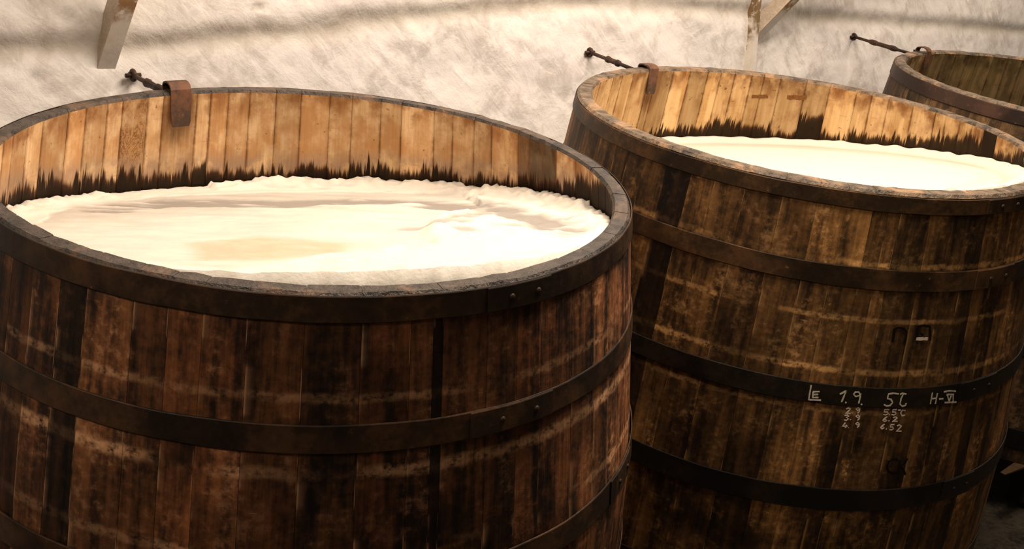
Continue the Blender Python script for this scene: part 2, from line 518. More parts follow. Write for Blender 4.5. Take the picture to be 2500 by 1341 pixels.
def build_shell():
    # vaulted, limewashed tunnel roof
    V, F = [], []
    N = 24
    for i in range(N + 1):
        a = PI * i / N
        y = 0.5 - 2.72 * math.cos(a) + (0.15 if i == N else 0)
        z = 3.05 + 1.15 * math.sin(a)
        for x in (-3.0, 9.6):
            V.append((x, y, z))
    for i in range(N):
        F.append((2 * i, 2 * i + 1, 2 * i + 3, 2 * i + 2))
    o = link('ceiling', from_py('ceiling', V, F, True), None, [M_CEIL])
    o['kind'] = 'structure'
    s = o.modifiers.new('depth', 'SOLIDIFY'); s.thickness = 0.25; s.offset = 1.0
    for nm, c, sx, sy, sz in (('wall_front', (3.3, -2.32, 1.6), 12.6, 0.2, 3.3),
                              ('wall_left', (-3.1, 0.5, 2.1), 0.2, 5.8, 4.4),
                              ('wall_right', (9.7, 0.5, 2.1), 0.2, 5.8, 4.4)):
        o = link(nm, from_py(nm, *box(c, sx, sy, sz)), None, [M_CEIL])
        o['kind'] = 'structure'
build_shell()

# ------------------------------------------------------------------ vats
TILT = math.radians(8.0)        # the vats lean towards the aisle so that they drain
HB = 1.3341                     # stave length

def frange_fill(bounds, lo, hi, r):
    """fill the gaps of a sorted list of boundary angles so that no stave is too wide"""
    out = []
    b = sorted(bounds)
    b.append(b[0] + 360)
    for a, c in zip(b, b[1:]):
        w = c - a
        n = max(1, int(round(w / ((lo + hi) / 2)))) if w > hi * 1.15 else 1
        cuts = [0.0] + sorted((k + r.uniform(-0.18, 0.18)) / n for k in range(1, n)) + [1.0]
        for k in range(n):
            out.append((a + w * cuts[k], a + w * cuts[k + 1]))
    return out

class Vat:
    def __init__(s, base, R, t, tap, knee):
        s.base, s.R, s.t, s.tap = base, R, t, tap
        s.knee = knee
    def ro(s, z):
        d = HB - z
        if d > s.knee:                  # the lower staves run nearly upright
            d = s.knee + 0.2 * (1 - math.exp(-(d - s.knee) / 0.2))
        return s.R + s.tap * d
    def ri(s, z):
        return s.ro(z) - s.t
    def pt(s, deg, z, off=0.0):
        a = math.radians(deg)
        r = s.ro(z) + off
        return Vector((r * math.cos(a), r * math.sin(a), z))

VATS = {1: Vat((1.1603, 2.2202, FLOOR - 1.3165), 0.7000, 0.0395, 0.1576, 0.50),
        2: Vat((2.8622, 2.1719, FLOOR - 1.3232), 0.7232, 0.0483, 0.1165, 0.72),
        3: Vat((4.7393, 2.1673, FLOOR - 1.3239), 0.7595, 0.0483, 0.1165, 0.72)}
FOAM_PLANE = {1: (1.2008, -0.0562, -0.2182), 2: (1.1837, -0.0344, -0.1908), 3: (0.55, 0.0, -0.1)}

def foam_z(i, x, y):
    a, gx, gy = FOAM_PLANE[i]
    return a + gx * x + gy * y

def stave_mesh(i, a0, a1, dz, dr, r):
    """one tapered plank of the vat: two outer and inner columns, chamfered edges, worn top"""
    v = VATS[i]
    w = math.radians(a1 - a0)
    g = 0.0003 / v.R
    ch = min(0.0035 / v.R, w * 0.12)
    A0, A1 = math.radians(a0) + g, math.radians(a1) - g
    Am = (A0 + A1) / 2
    zs = [0.0, 0.18 * HB, 0.36 * HB, 0.54 * HB, 0.75 * HB, HB - 0.16, HB - 0.008 + dz, HB + dz]
    V, E, U, HF, JN, F, MI = [], [], [], [], [], [], []
    for j, z in enumerate(zs):
        s = 0.0060 if j == len(zs) - 1 else 0.0
        ro, ri = v.ro(z) + dr - s, v.ri(z) + dr * 0.8 + s
        ring = [(A0, ro - 0.0004), (A0 + ch, ro), (Am, ro + 0.0004), (A1 - ch, ro), (A1, ro - 0.0004),
                (A1, ri + 0.0016), (A1 - ch, ri), (Am, ri), (A0 + ch, ri), (A0, ri + 0.0016)]
        for k, (a, rr) in enumerate(ring):
            zz = z
            if j == len(zs) - 1:
                zz += 0.0030 * mnoise.noise((a * 23, rr * 60, i * 3.0))
            p = (rr * math.cos(a), rr * math.sin(a), zz)
            V.append(p)
            U.append((a * v.R, zz))
            E.append(1.0 if k in (0, 4) else (0.55 if k == 1 else 0.0))
            HF.append(zz - foam_z(i, p[0], p[1]))
            JN.append(1.0 if k in (5, 9) else (0.85 if k in (6, 8) else 0.0))
    n = 10
    for j in range(len(zs) - 1):
        for k in range(n):
            k2 = (k + 1) % n
            F.append((j * n + k, j * n + k2, (j + 1) * n + k2, (j + 1) * n + k))
            MI.append(0 if k <= 3 else (1 if 5 <= k <= 8 else 0))
            if j == len(zs) - 2:
                MI[-1] = 2
    L = (len(zs) - 1) * n
    for q in ((0, 1, 8, 9), (1, 2, 7, 8), (2, 3, 6, 7), (3, 4, 5, 6)):
        F.append(tuple(L + k for k in q)); MI.append(2)
        F.append(tuple(k for k in reversed(q))); MI.append(2)
    me = bpy.data.meshes.new('stave')
    me.from_pydata(V, [], F)
    uv = me.uv_layers.new(name='UVMap')
    for l in me.loops:
        uv.data[l.index].uv = U[l.vertex_index]
    for nm, data in (('edge', E), ('hf', HF), ('joint', JN)):
        at = me.attributes.new(nm, 'FLOAT', 'POINT')
        at.data.foreach_set('value', data)
    for p, m in zip(me.polygons, MI):
        p.material_index = m
    me.update()
    return me

def hoop_mesh(i, z0, z1, seed, off=0.0, a0=0.0, a1=360.0, th=0.0042, wob=0.0022):
    v = VATS[i]
    full = abs(a1 - a0 - 360) < 0.01
    N = max(6, int((a1 - a0) / 2.0))
    V, F = [], []
    cnt = N if full else N + 1
    for s in range(cnt):
        d = a0 + (a1 - a0) * s / N
        a = math.radians(d)
        wz = wob * (mnoise.noise((math.cos(a) * 2.2, math.sin(a) * 2.2, seed)) + 0.6 * mnoise.noise((math.cos(a) * 7, math.sin(a) * 7, seed)))
        wz2 = wob * (mnoise.noise((math.cos(a) * 2.2, math.sin(a) * 2.2, seed + 4)) + 0.6 * mnoise.noise((math.cos(a) * 7, math.sin(a) * 7, seed + 5)))
        for (zz, o) in ((z0 + wz, 0.0012), (z0 + wz, th * 0.75), (z0 + wz + 0.0015, th), (z1 + wz2 - 0.0015, th), (z1 + wz2, th * 0.75), (z1 + wz2, 0.0012)):
            r = v.ro(zz) + o + off
            V.append((r * math.cos(a), r * math.sin(a), zz))
    for s in range(N):
        s2 = (s + 1) % cnt
        for k in range(6):
            k2 = (k + 1) % 6
            F.append((s * 6 + k, s2 * 6 + k, s2 * 6 + k2, s * 6 + k2))
    if not full:
        F.append(tuple(range(6)))
        F.append(tuple((cnt - 1) * 6 + k for k in range(6))[::-1])
    me = from_py('hoop', V, F)
    return me

def rivet_mesh():
    bm = bmesh.new()
    bmesh.ops.create_uvsphere(bm, u_segments=10, v_segments=6, radius=0.0062)
    for v in bm.verts:
        v.co.z = max(v.co.z, -0.001) * 0.62
    bmesh.ops.remove_doubles(bm, verts=bm.verts, dist=0.0002)
    me = bpy.data.meshes.new('rivet')
    bm.to_mesh(me)
    bm.free()
    for p in me.polygons:
        p.use_smooth = True
    return me
RIVET = {}

def build_vat(i, label, group, bounds_in, bright_out, bright_in, hoops, base_hue, mats, seed):
    v = VATS[i]
    root = empty('fermenting_vat', v.base, (TILT, 0, 0))
    tag(root, label, 'vat', group)
    r = random.Random(seed)
    spans = frange_fill(bounds_in, 4.6, 6.6, r)
    for a0, a1 in spans:
        am = ((a0 + a1) / 2 + 180) % 360 - 180
        me = stave_mesh(i, a0, a1, r.uniform(-0.0006, 0.0006), r.uniform(-0.0005, 0.0005), r)
        o = link('stave', me, root, mats)
        bo = r.uniform(0.7, 1.15)
        for (p, q, val) in bright_out:
            if p <= am < q:
                bo = val * r.uniform(0.92, 1.08)
        bi = r.choice((0.80, 0.92, 1.0, 1.05, 1.16))
        al = r.uniform(-0.012, 0.022)
        hue = base_hue * r.uniform(0.4, 1.0)
        for (p, q, val, d) in bright_in:
            if p <= am < q:
                bi = val
                al = d
        if i == 1 and 101.2 <= am < 107.6:
            hue = 2.0                   # the wormy, pitted stave
        o.color = (bo, bi, hue, max(0.0, al))
    # bottom boards seated in the croze
    V, F = [], []
    N = 48
    zb = 0.06
    for z in (zb, zb + 0.03):
        for k in range(N):
            a = 2 * PI * k / N
            rr = v.ri(z) - 0.002
            V.append((rr * math.cos(a), rr * math.sin(a), z))
    for k in range(N):
        k2 = (k + 1) % N
        F.append((k, k2, N + k2, N + k))
    F.append(tuple(range(N))[::-1]); F.append(tuple(range(N, 2 * N)))
    link('bottom_head', from_py('bottom_head', V, F), root, [M_BEAM])
    for h, (z0, z1, aj, lap, mat) in enumerate(hoops):
        ho = link('hoop', hoop_mesh(i, z0, z1, i * 10 + h), root, [mat])
        lp = link('lap_joint', hoop_mesh(i, z0 + 0.001, z1 - 0.001, i * 10 + h, 0.0036, aj - lap * 0.35, aj + lap * 0.65, 0.0036), ho, [mat])
        if mat not in RIVET:
            m = rivet_mesh()
            m.materials.append(mat)
            RIVET[mat] = m
        for da in (0.0, lap * 0.42):
            zc = (z0 + z1) / 2
            p = v.pt(aj + da, zc, 0.0074)
            rv = bpy.data.objects.new('rivet', RIVET[mat])
            COL.objects.link(rv)
            rv.parent = ho
            nrm = Vector((math.cos(math.radians(aj + da)), math.sin(math.radians(aj + da)), v.tap))
            rv.rotation_euler = nrm.to_track_quat('Z', 'Y').to_euler()
            rv.location = p
    return root

# --- left vat
su1 = math.radians(93.3) * 0.70
O1 = mat_outer('stave_outside_reddish', (0.28, 0.120, 0.044), (0.52, 0.285, 0.150), (0.018, 0.010, 0.006),
               ((1.018, 0.017, 0.85), (1.152, 0.012, 0.55), (0.86, 0.014, 0.5)), 11.0)
I1 = mat_inner('stave_inside_tan', (0.66, 0.415, 0.205), (0.80, 0.55, 0.305), (0.50, 0.245, 0.090),
               (0.044, 0.26, 0.75), su1, 1.27, 3.0)
R1 = mat_rim('stave_top_dark', (0.080, 0.058, 0.043), 1.0)
B1_BOUNDS = [130.6, 122.6, 117.5, 111.6, 107.6, 101.2, 97.3, 89.3, 86.0, 81.8, 76.8, 70.6, 64.8, 58.0, 52.7, 45.7, 40.6, 32.3, 27.4,
             21.6, 16.6, 8.6, 5.2, 0.4, -4.4, -12.4, -59.4, -70.2, -84.0, -94.0, -101.1, -102.6, -105.9, -112.7, -120.3, -127.7,
             -138.4, -143.5, -150.9, -155.6, -161.1, -166.1]
B1_OUT = [(-180, -166.1, 0.55), (-166.1, -161.1, 0.35), (-161.1, -155.6, 0.75), (-155.6, -150.9, 0.14), (-150.9, -143.5, 0.95),
          (-143.5, -138.4, 1.05), (-138.4, -133, 1.25), (-133, -127.7, 1.05), (-127.7, -124, 0.9), (-124, -120.3, 0.75),
          (-120.3, -116.5, 0.85), (-116.5, -112.7, 0.6), (-112.7, -109, 0.5), (-109, -105.9, 0.8), (-105.9, -102.6, 0.5),
          (-102.6, -101.1, 0.10), (-101.1, -94, 0.5), (-94, -89, 0.45), (-89, -84, 0.6), (-84, -77, 0.75), (-77, -70.2, 0.9),
          (-70.2, -59.4, 1.2), (-59.4, 0, 1.2)]
B1_IN = [(27.4, 32.3, 0.9, 0.02), (5.2, 8.6, 0.40, 0.03), (0.4, 5.2, 0.22, 0.02), (-4.4, 0.4, 0.20, 0.02), (-12.4, -4.4, 0.95, 0.02),
         (-40, -12.4, 0.9, 0.045), (89.3, 97.3, 0.86, 0.0), (112, 117.5, 0.85, 0.0), (117.6, 122.6, 1.16, 0.0)]
vat1 = build_vat(1, 'large reddish-brown wooden vat of lumpy foam in the left foreground', 'open wooden fermenting vats',
                 B1_BOUNDS, B1_OUT, B1_IN,
                 [(1.2851, HB - 0.003, -90.2, 12.0, M_HOOP[1]), (1.056, 1.1067, -91.5, 15.0, M_HOOP[1]), (0.752, 0.8102, -60.0, 12.0, M_HOOP[1]),
                  (0.46, 0.52, -75.0, 12.0, M_HOOP[1]), (0.10, 0.17, -100.0, 12.0, M_HOOP[1])],
                 1.0, [O1, I1, R1], 21)

# --- middle vat
su2 = math.radians(89.5) * 0.7232
O2 = mat_outer('stave_outside_olive', (0.25, 0.124, 0.038), (0.50, 0.275, 0.105), (0.028, 0.014, 0.005),
               ((0.994, 0.010, 0.8), (0.850, 0.013, 0.85), (1.143, 0.011, 0.7), (0.735, 0.010, 0.4)), 31.0)
I2 = mat_inner('stave_inside_golden', (0.47, 0.285, 0.115), (0.62, 0.405, 0.195), (0.31, 0.145, 0.046),
               (0.046, 0.24, 0.0), su2, 1.27, 17.0)
R2 = mat_rim('stave_top_grey_brown', (0.20, 0.14, 0.085), 2.0)
B2_BOUNDS = [140.0, 134.0, 128.0, 121.5, 116.0, 110.5, 105.0, 98.9, 91.2, 88.2, 81.5, 75.3, 68.8, 64.4, 54.2, 45.0, 37.0, 29.7, 21.5,
             11.4, 3.5, -4.1, -13.1, -22.6, -28.4, -93.0, -101.5, -105.6, -110.2, -116.0, -122.7, -125.3, -128.5, -134.0, -139.6, -146.5,
             -154.0, -160.7, -166.1, -172.0, -178.0]
B2_OUT = [(-180, -178, 0.5), (-178, -172, 0.7), (-172, -166.1, 0.20), (-166.1, -160.7, 1.05), (-160.7, -154, 0.8), (-154, -146.5, 0.6),
          (-146.5, -139.6, 0.65), (-139.6, -134, 1.35), (-134, -128.5, 1.5), (-128.5, -125.3, 0.6), (-125.3, -122.7, 1.6),
          (-122.7, -116, 0.62), (-116, -110.2, 0.66), (-110.2, -105.6, 0.75), (-105.6, -101.5, 0.42), (-101.5, -97, 0.75),
          (-97, -93, 0.45), (-93, -30, 1.2)]
B2_IN = [(98.9, 142, 1.0, 0.0), (91.2, 98.9, 1.0, 0.0), (81.5, 91.2, 0.70, 0.0), (75.3, 81.5, 1.28, 0.0), (68.8, 75.3, 0.74, 0.015), (64.4, 68.8, 1.25, 0.01),
         (54.2, 64.4, 1.08, 0.03), (45.0, 54.2, 0.86, 0.02), (37.0, 45.0, 0.80, 0.0), (29.7, 37.0, 0.72, 0.07), (21.5, 29.7, 1.25, 0.0),
         (11.4, 21.5, 1.1, 0.0), (3.5, 11.4, 1.05, 0.0), (-4.1, 3.5, 1.0, 0.01), (-13.1, -4.1, 1.0, 0.03), (-22.6, -13.1, 0.95, 0.03), (-28.4, -22.6, 0.5, 0.09)]
vat2 = build_vat(2, 'wooden vat with chalk marks on its hoop, between the other two', 'open wooden fermenting vats',
                 B2_BOUNDS, B2_OUT, B2_IN,
                 [(1.2829, HB - 0.010, -98.0, 12.5, M_HOOP[2]), (1.0783, 1.1329, -97.4, 12.5, M_HOOP[2]), (0.754, 0.8105, -96.0, 12.5, M_HOOPB),
                  (0.444, 0.509, -96.0, 10.0, M_HOOPB), (0.10, 0.17, -100.0, 10.0, M_HOOPB)],
                 0.25, [O2, I2, R2], 22)

# --- far right vat
su3 = math.radians(92.0) * 0.7595
O3 = mat_outer('stave_outside_grey_brown', (0.15, 0.085, 0.035), (0.26, 0.16, 0.078), (0.030, 0.018, 0.008),
               ((0.850, 0.012, 0.6),), 51.0)
I3 = mat_inner('stave_inside_mossy', (0.125, 0.085, 0.030), (0.22, 0.14, 0.060), (0.075, 0.045, 0.015),
               (-0.3, 0.02, 0.0), su3, 1.27, 41.0)
R3 = mat_rim('stave_top_worn', (0.20, 0.145, 0.095), 3.0)
vat3 = build_vat(3, 'dark mossy vat cut off by the right edge, behind the middle vat', 'open wooden fermenting vats',
                 [-178, -172, -165, 100, 94, 88, 81, 75], [], [(96, 180, 1.9, 0.0)],
                 [(1.2747, HB - 0.008, -80.0, 10.0, M_HOOP[3]), (1.07, 1.125, -80.0, 10.0, M_HOOP[3]), (0.75, 0.805, -82.0, 10.0, M_HOOPB),
                  (0.44, 0.505, -80.0, 10.0, M_HOOPB), (0.06, 0.14, -80.0, 10.0, M_HOOPB)],
                 0.3, [O3, I3, R3], 23)

# ------------------------------------------------------------------ chalk and burned marks (flat print on the vat)
BAND = [[(-133.43,.802),(-133.37,.7803),(-133.31,.7608),(-132.02,.7629),(-130.99,.7637)],[(-132.79,.7849),(-132.66,.7678)],[(-132.82,.7843),(-131.58,.7873)],[(-132.71,.7766),(-131.73,.7792)],[(-132.67,.7683),(-131.56,.7705)],[(-127.62,.7863),(-126.58,.7969),(-126.77,.7804),(-126.99,.7647)],[(-126.27,.7648),(-125.98,.764)],[(-123.56,.7896),(-124.02,.7967),(-124.7,.796),(-124.95,.7896),(-124.43,.7837),(-123.78,.7866),(-123.57,.7929)],[(-123.57,.7929),(-123.52,.7784),(-123.56,.7649)],[(-123.1,.763),(-122.8,.7616)],[(-115.59,.7949),(-116.65,.7966),(-117.78,.7949),(-117.86,.7819),(-117.02,.7792),(-116.56,.7701),(-116.97,.7616),(-117.68,.7602),(-118.31,.7643)],[(-115.3,.7932),(-114.81,.7965),(-113.89,.7939)],[(-114.56,.7947),(-114.86,.7812),(-114.88,.7657),(-114.23,.7589),(-113.54,.7615),(-113.56,.7681)],[(-107.69,.7934),(-107.7,.7792),(-107.68,.7605)],[(-106.41,.7904),(-106.39,.7747),(-106.39,.7597)],[(-107.69,.7757),(-106.41,.7759)],[(-105.65,.7725),(-104.55,.7715)],[(-104.75,.7919),(-103.27,.793),(-101.4,.788)],[(-103.98,.7596),(-102.5,.7576),(-100.62,.7545)],[(-103.69,.7822),(-102.78,.761),(-102.49,.7778)],[(-102.02,.7793),(-101.64,.7583)],[(-103.86,.783),(-101.81,.7801)]]
LOW = [[(-125.72,.7453),(-125.36,.7488),(-124.85,.7463),(-125.2,.7397),(-125.64,.733),(-124.67,.734)],[(-124.44,.7358),(-124.32,.7344)],[(-122.98,.747),(-123.41,.7516),(-123.77,.7472),(-123.35,.7435),(-122.98,.747),(-123.03,.7404),(-123.29,.7353)],[(-116.87,.7487),(-117.8,.7487),(-117.87,.7416),(-117.17,.7417),(-116.9,.737),(-117.35,.7331),(-117.94,.7346)],[(-116.66,.7347),(-116.52,.7331)],[(-115.18,.7486),(-116.02,.7487),(-116.07,.7417),(-115.45,.7416),(-115.2,.7368),(-115.6,.733),(-116.13,.7346)],[(-114.89,.7471),(-114.28,.7469)],[(-113.21,.7448),(-113.9,.7467),(-114.17,.7386),(-113.77,.7301),(-113.11,.7315)],[(-125.79,.7264),(-125.22,.7286),(-124.9,.7251),(-125.37,.7214),(-124.86,.7181),(-125.22,.713),(-125.71,.714)],[(-124.51,.7167),(-124.38,.7153)],[(-122.71,.7266),(-123.15,.7312),(-123.53,.7267),(-123.09,.723),(-122.71,.7266),(-122.76,.7199),(-123.04,.7148)],[(-116.98,.7281),(-117.52,.7229),(-117.77,.7177),(-117.37,.714),(-116.91,.7169),(-117.22,.7207),(-117.69,.7191)],[(-116.5,.7169),(-116.37,.7154)],[(-115.67,.7247),(-115.25,.7272),(-114.69,.7244),(-115.1,.7194),(-115.62,.7144),(-114.52,.7141)],[(-125.32,.7064),(-125.75,.6957),(-124.74,.6968)],[(-125.07,.7004),(-125.11,.6909)],[(-124.56,.693),(-124.44,.6916)],[(-122.47,.7051),(-122.9,.7095),(-123.27,.7053),(-122.85,.7017),(-122.47,.7051),(-122.53,.6988),(-122.8,.6939)],[(-117.19,.7066),(-117.73,.7014),(-117.98,.6962),(-117.58,.6925),(-117.12,.6955),(-117.43,.6992),(-117.9,.6977)],[(-116.73,.6932),(-116.59,.6916)],[(-115.08,.7048),(-115.81,.705),(-115.86,.6979),(-115.31,.6977),(-115.09,.6929),(-115.43,.6891),(-115.9,.6908)],[(-114.43,.7003),(-114.01,.7038),(-113.42,.6998),(-113.81,.6925),(-114.3,.6852),(-113.19,.6847)]]
BRAND = [[(-112.66,.5998),(-113.83,.6036),(-114.69,.5953),(-114.84,.5792),(-114.36,.5657),(-113.28,.5591),(-112.31,.5612)],[(-112.21,.5995),(-112.1,.5773),(-111.99,.555)],[(-110.52,.6008),(-111.01,.588),(-111.87,.5771)],[(-111.75,.577),(-110.78,.5656),(-110.23,.5516)]]
UPPER = [[(-119.47,.9734),(-118.46,.9798),(-117.31,.9778),(-116.52,.9697)],[(-116.52,.9697),(-116.33,.9519),(-116.52,.94)],[(-119.25,.9712),(-119.06,.9535),(-119.06,.9416)],[(-113.88,.9496),(-114.19,.9687),(-114.13,.9829),(-113,.9864),(-111.44,.9836),(-110.93,.9655),(-110.67,.9438)],[(-113.44,.965),(-112.54,.9589)]]
PALE = [[(-114.0,.9496),(-111.3,.9489)]]

def strokes(i, lines, width, off, seed, inner=False):
    """thin ribbons lying on the vat's outer (or inner) surface"""
    v = VATS[i]
    if inner:
        off = -v.t - off
    V, F = [], []
    r = random.Random(seed)
    for ln in lines:
        # resample to short steps
        pts = []
        for (a, z), (b, w) in zip(ln, ln[1:]):
            L = math.hypot(math.radians(b - a) * v.ro(z), w - z)
            n = max(1, int(L / 0.004))
            for k in range(n):
                t = k / n
                pts.append((a + (b - a) * t, z + (w - z) * t))
        pts.append(ln[-1])
        o = len(V)
        for k, (a, z) in enumerate(pts):
            p0, p1 = pts[max(0, k - 1)], pts[min(len(pts) - 1, k + 1)]
            da, dz = math.radians(p1[0] - p0[0]) * v.ro(z), p1[1] - p0[1]
            L = math.hypot(da, dz) or 1.0
            na, nz = -dz / L, da / L
            w = width * r.uniform(0.75, 1.15) / 2
            for s in (-1, 1):
                aa = a + math.degrees(s * w * na / v.ro(z))
                zz = z + s * w * nz
                for h in (off, off + 0.0006):
                    V.append(v.pt(aa, zz, h))
        for k in range(len(pts) - 1):
            q = o + k * 4
            F += [(q + 1, q + 3, q + 7, q + 5), (q, q + 4, q + 6, q + 2), (q, q + 1, q + 5, q + 4), (q + 2, q + 6, q + 7, q + 3)]
        q = o + (len(pts) - 1) * 4
        F += [(o, o + 2, o + 3, o + 1), (q, q + 1, q + 3, q + 2)]
    return from_py('writing', V, F)

band_hoop = [c for c in vat2.children if c.name.startswith('hoop')][2]
for a, b in ((0, 5), (5, 7), (7, 10), (10, 11), (11, 13), (13, 16), (16, 17), (17, 22)):
    link('chalk_character', strokes(2, BAND[a:b], 0.0042, 0.0046, a), band_hoop, [M_CHALK])
o = link('chalk_note', strokes(2, LOW, 0.0034, 0.0022, 2), vat2, [M_CHALK2])
o = link('burned_mark', strokes(2, BRAND, 0.0065, 0.0022, 3), vat2, [M_BURN])
o = link('burned_mark', strokes(2, UPPER, 0.0065, 0.0022, 4), vat2, [M_BURN])
def smudge(a0, a1, z0, z1, h, seed):
    """rubbed-out band of stencilled marks, no longer readable"""
    r = random.Random(seed)
    out = []
    for k in range(3):
        z = -h * (k + 0.5) / 3
        b0 = a0 + (a1 - a0) * r.uniform(0, 0.12)
        b1 = a1 - (a1 - a0) * r.uniform(0, 0.12)
        out.append([(b0 + (b1 - b0) * q / 6, z0 + (z1 - z0) * q / 6 + z + r.uniform(-1, 1) * h * 0.12) for q in range(7)])
    return out
link('faded_stamp', strokes(2, smudge(53.4, 47.6, 1.2520, 1.2600, 0.012, 6), 0.0055, 0.0012, 6, True), vat2, [M_STAMP])
link('faded_stamp', strokes(2, smudge(42.3, 36.0, 1.2690, 1.2800, 0.016, 7), 0.0070, 0.0012, 7, True), vat2, [M_STAMP])
o = link('pale_mark', strokes(2, PALE, 0.008, 0.0024, 5), vat2, [M_CHALK2])

# ------------------------------------------------------------------ foam
def poly_dist(p, poly):
    best = 1e9
    for (a, b) in zip(poly, poly[1:]):
        ax, ay = a; bx, by = b
        dx, dy = bx - ax, by - ay
        t = max(0, min(1, ((p[0] - ax) * dx + (p[1] - ay) * dy) / (dx * dx + dy * dy)))
        best = min(best, math.hypot(p[0] - ax - t * dx, p[1] - ay - t * dy))
    return best

def inside(p, poly):
    c = False
    n = len(poly)
    for i in range(n):
        (x1, y1), (x2, y2) = poly[i], poly[(i + 1) % n]
        if (y1 > p[1]) != (y2 > p[1]) and p[0] < (x2 - x1) * (p[1] - y1) / (y2 - y1) + x1:
            c = not c
    return c

TAN = [(-.372, -.118), (-.183, -.108), (-.05, -.30), (-.157, -.42), (-.30, -.412), (-.45, -.36), (-.43, -.25)]
EDGE = [(-.60, -.10), (-.473, -.363), (-.413, -.444), (-.244, -.408), (-.157, -.436), (-.042, -.37), (-.01, -.445), (.10, -.27), (.19, -.151),
        (.349, -.044), (.508, .047)]
FLAT = EDGE + [(0.60, 0.25), (0.35, 0.47), (0.1, 0.56), (-0.15, 0.60), (-.40, .46), (-.56, .24), (-.64, .02)]
GREY1 = [(-.30, .44), (-.16, .48), (-.03, .42), (.078, .33), (.283, .275), (.42, .16), (.47, .0)]
GREY2 = [(.46, -.10), (.43, -.22), (.407, -.31), (.36, -.45)]
GREY3 = [(.13, -.20), (.25, -.20), (.40, -.12), (.5, -.05)]

def foam1_height(x, y, rr, R):
    """lumpy krausen: heaped against the staves, a flat skin in the middle, fluffy tongues at the front"""
    film = tan = 0.0
    n1 = mnoise.noise((x * 9, y * 9, 1.0))
    n2 = mnoise.noise((x * 24, y * 24, 2.0))
    n3 = mnoise.noise((x * 60, y * 60, 3.0))
    th = math.degrees(math.atan2(y, x))
    w = 0.055 + 0.035 * mnoise.noise((math.cos(math.radians(th)) * 4, math.sin(math.radians(th)) * 4, 9.0))
    edge = sstep(R - w - 0.03, R - w * 0.4, rr)
    n4 = mnoise.noise((x * 34, y * 34, 5.0))
    lump = 0.62 + 0.25 * mnoise.noise((x * 11, y * 11, 5.0)) + 0.45 * math.sqrt(abs(n4)) - 0.15 + 0.12 * n3
    amp = 0.026 + (0.012 if -20 < th < 75 else 0.0)
    if 85 < th < 112:
        amp = 0.008                     # the dark gap below the strap where the foam has fallen
    front = sstep(-25, -70, th) * sstep(-179, -150, th)
    h = edge * amp * max(0.0, lump) * (1 - 0.85 * front)
    p = (x + 0.02 * n1, y + 0.02 * n2)
    flat = 1.0 if inside(p, FLAT) else 0.0
    de = poly_dist(p, EDGE)
    soft = sstep(0.0, 0.035, de)
    if not flat and not inside((x, y), FLAT) and y < 0.2:
        h += soft * (0.013 + 0.004 * n1 + 0.005 * n2 + 0.004 * abs(n4)) * (1 - 0.6 * sstep(R - 0.16, R - 0.02, rr))
    h += 0.0022 * n1 + 0.0014 * n2 + 0.0008 * n3
    if inside(p, TAN):
        tan = sstep(0.0, 0.06, poly_dist(p, TAN + [TAN[0]]))
    tan = max(tan, 0.25 * sstep(0.1, 0.5, n2) * edge)
    q = (x * 0.78 - y * 0.62, x * 0.62 + y * 0.78)
    st = mnoise.noise((q[0] * 5, q[1] * 19, 8.0)) + 0.5 * mnoise.noise((q[0] * 13, q[1] * 42, 9.0))
    for poly, wd, a in ((GREY1, 0.12, 1.1), (GREY2, 0.085, 1.15), (GREY3, 0.05, 0.8)):
        d = poly_dist((x + 0.03 * n1 + 0.02 * st, y + 0.03 * st), poly)
        k = (1 - sstep(wd * 0.35, wd, d)) * a * sstep(-0.55, 0.25, st + 0.25)
        film = max(film, k * (1 - edge))
    if flat:
        film = max(film, (0.20 + 0.22 * sstep(0.0, 0.4, y) + 0.22 * st) * (1 - edge))
    elif x > 0.15 and y > -0.45:
        film = max(film, 0.75 * sstep(0.15, 0.5, st) * (1 - edge))
    h -= 0.008 * film
    return h, max(0.0, min(1.0, film)), max(0.0, min(1.0, tan))

def foam2_height(x, y, rr, R):
    n1 = mnoise.noise((x * 6, y * 6, 11.0))
    th = math.atan2(y, x)
    w = 0.07 + 0.012 * mnoise.noise((math.cos(th) * 5, math.sin(th) * 5, 19.0))
    edge = sstep(R - w, R - w * 0.3, rr)
    h = edge * (0.022 + 0.008 * mnoise.noise((math.cos(th) * 14, math.sin(th) * 14, 4.0))) + 0.0015 * n1
    film = 0.75 * math.exp(-((rr - (R - w * 1.0)) / 0.016) ** 2) * (0.75 + 0.3 * n1)
    film += 0.35 * math.exp(-((rr - (R - w * 1.75)) / 0.03) ** 2) * (0.7 + 0.5 * n1)
    return h, max(0.0, film), 0.0

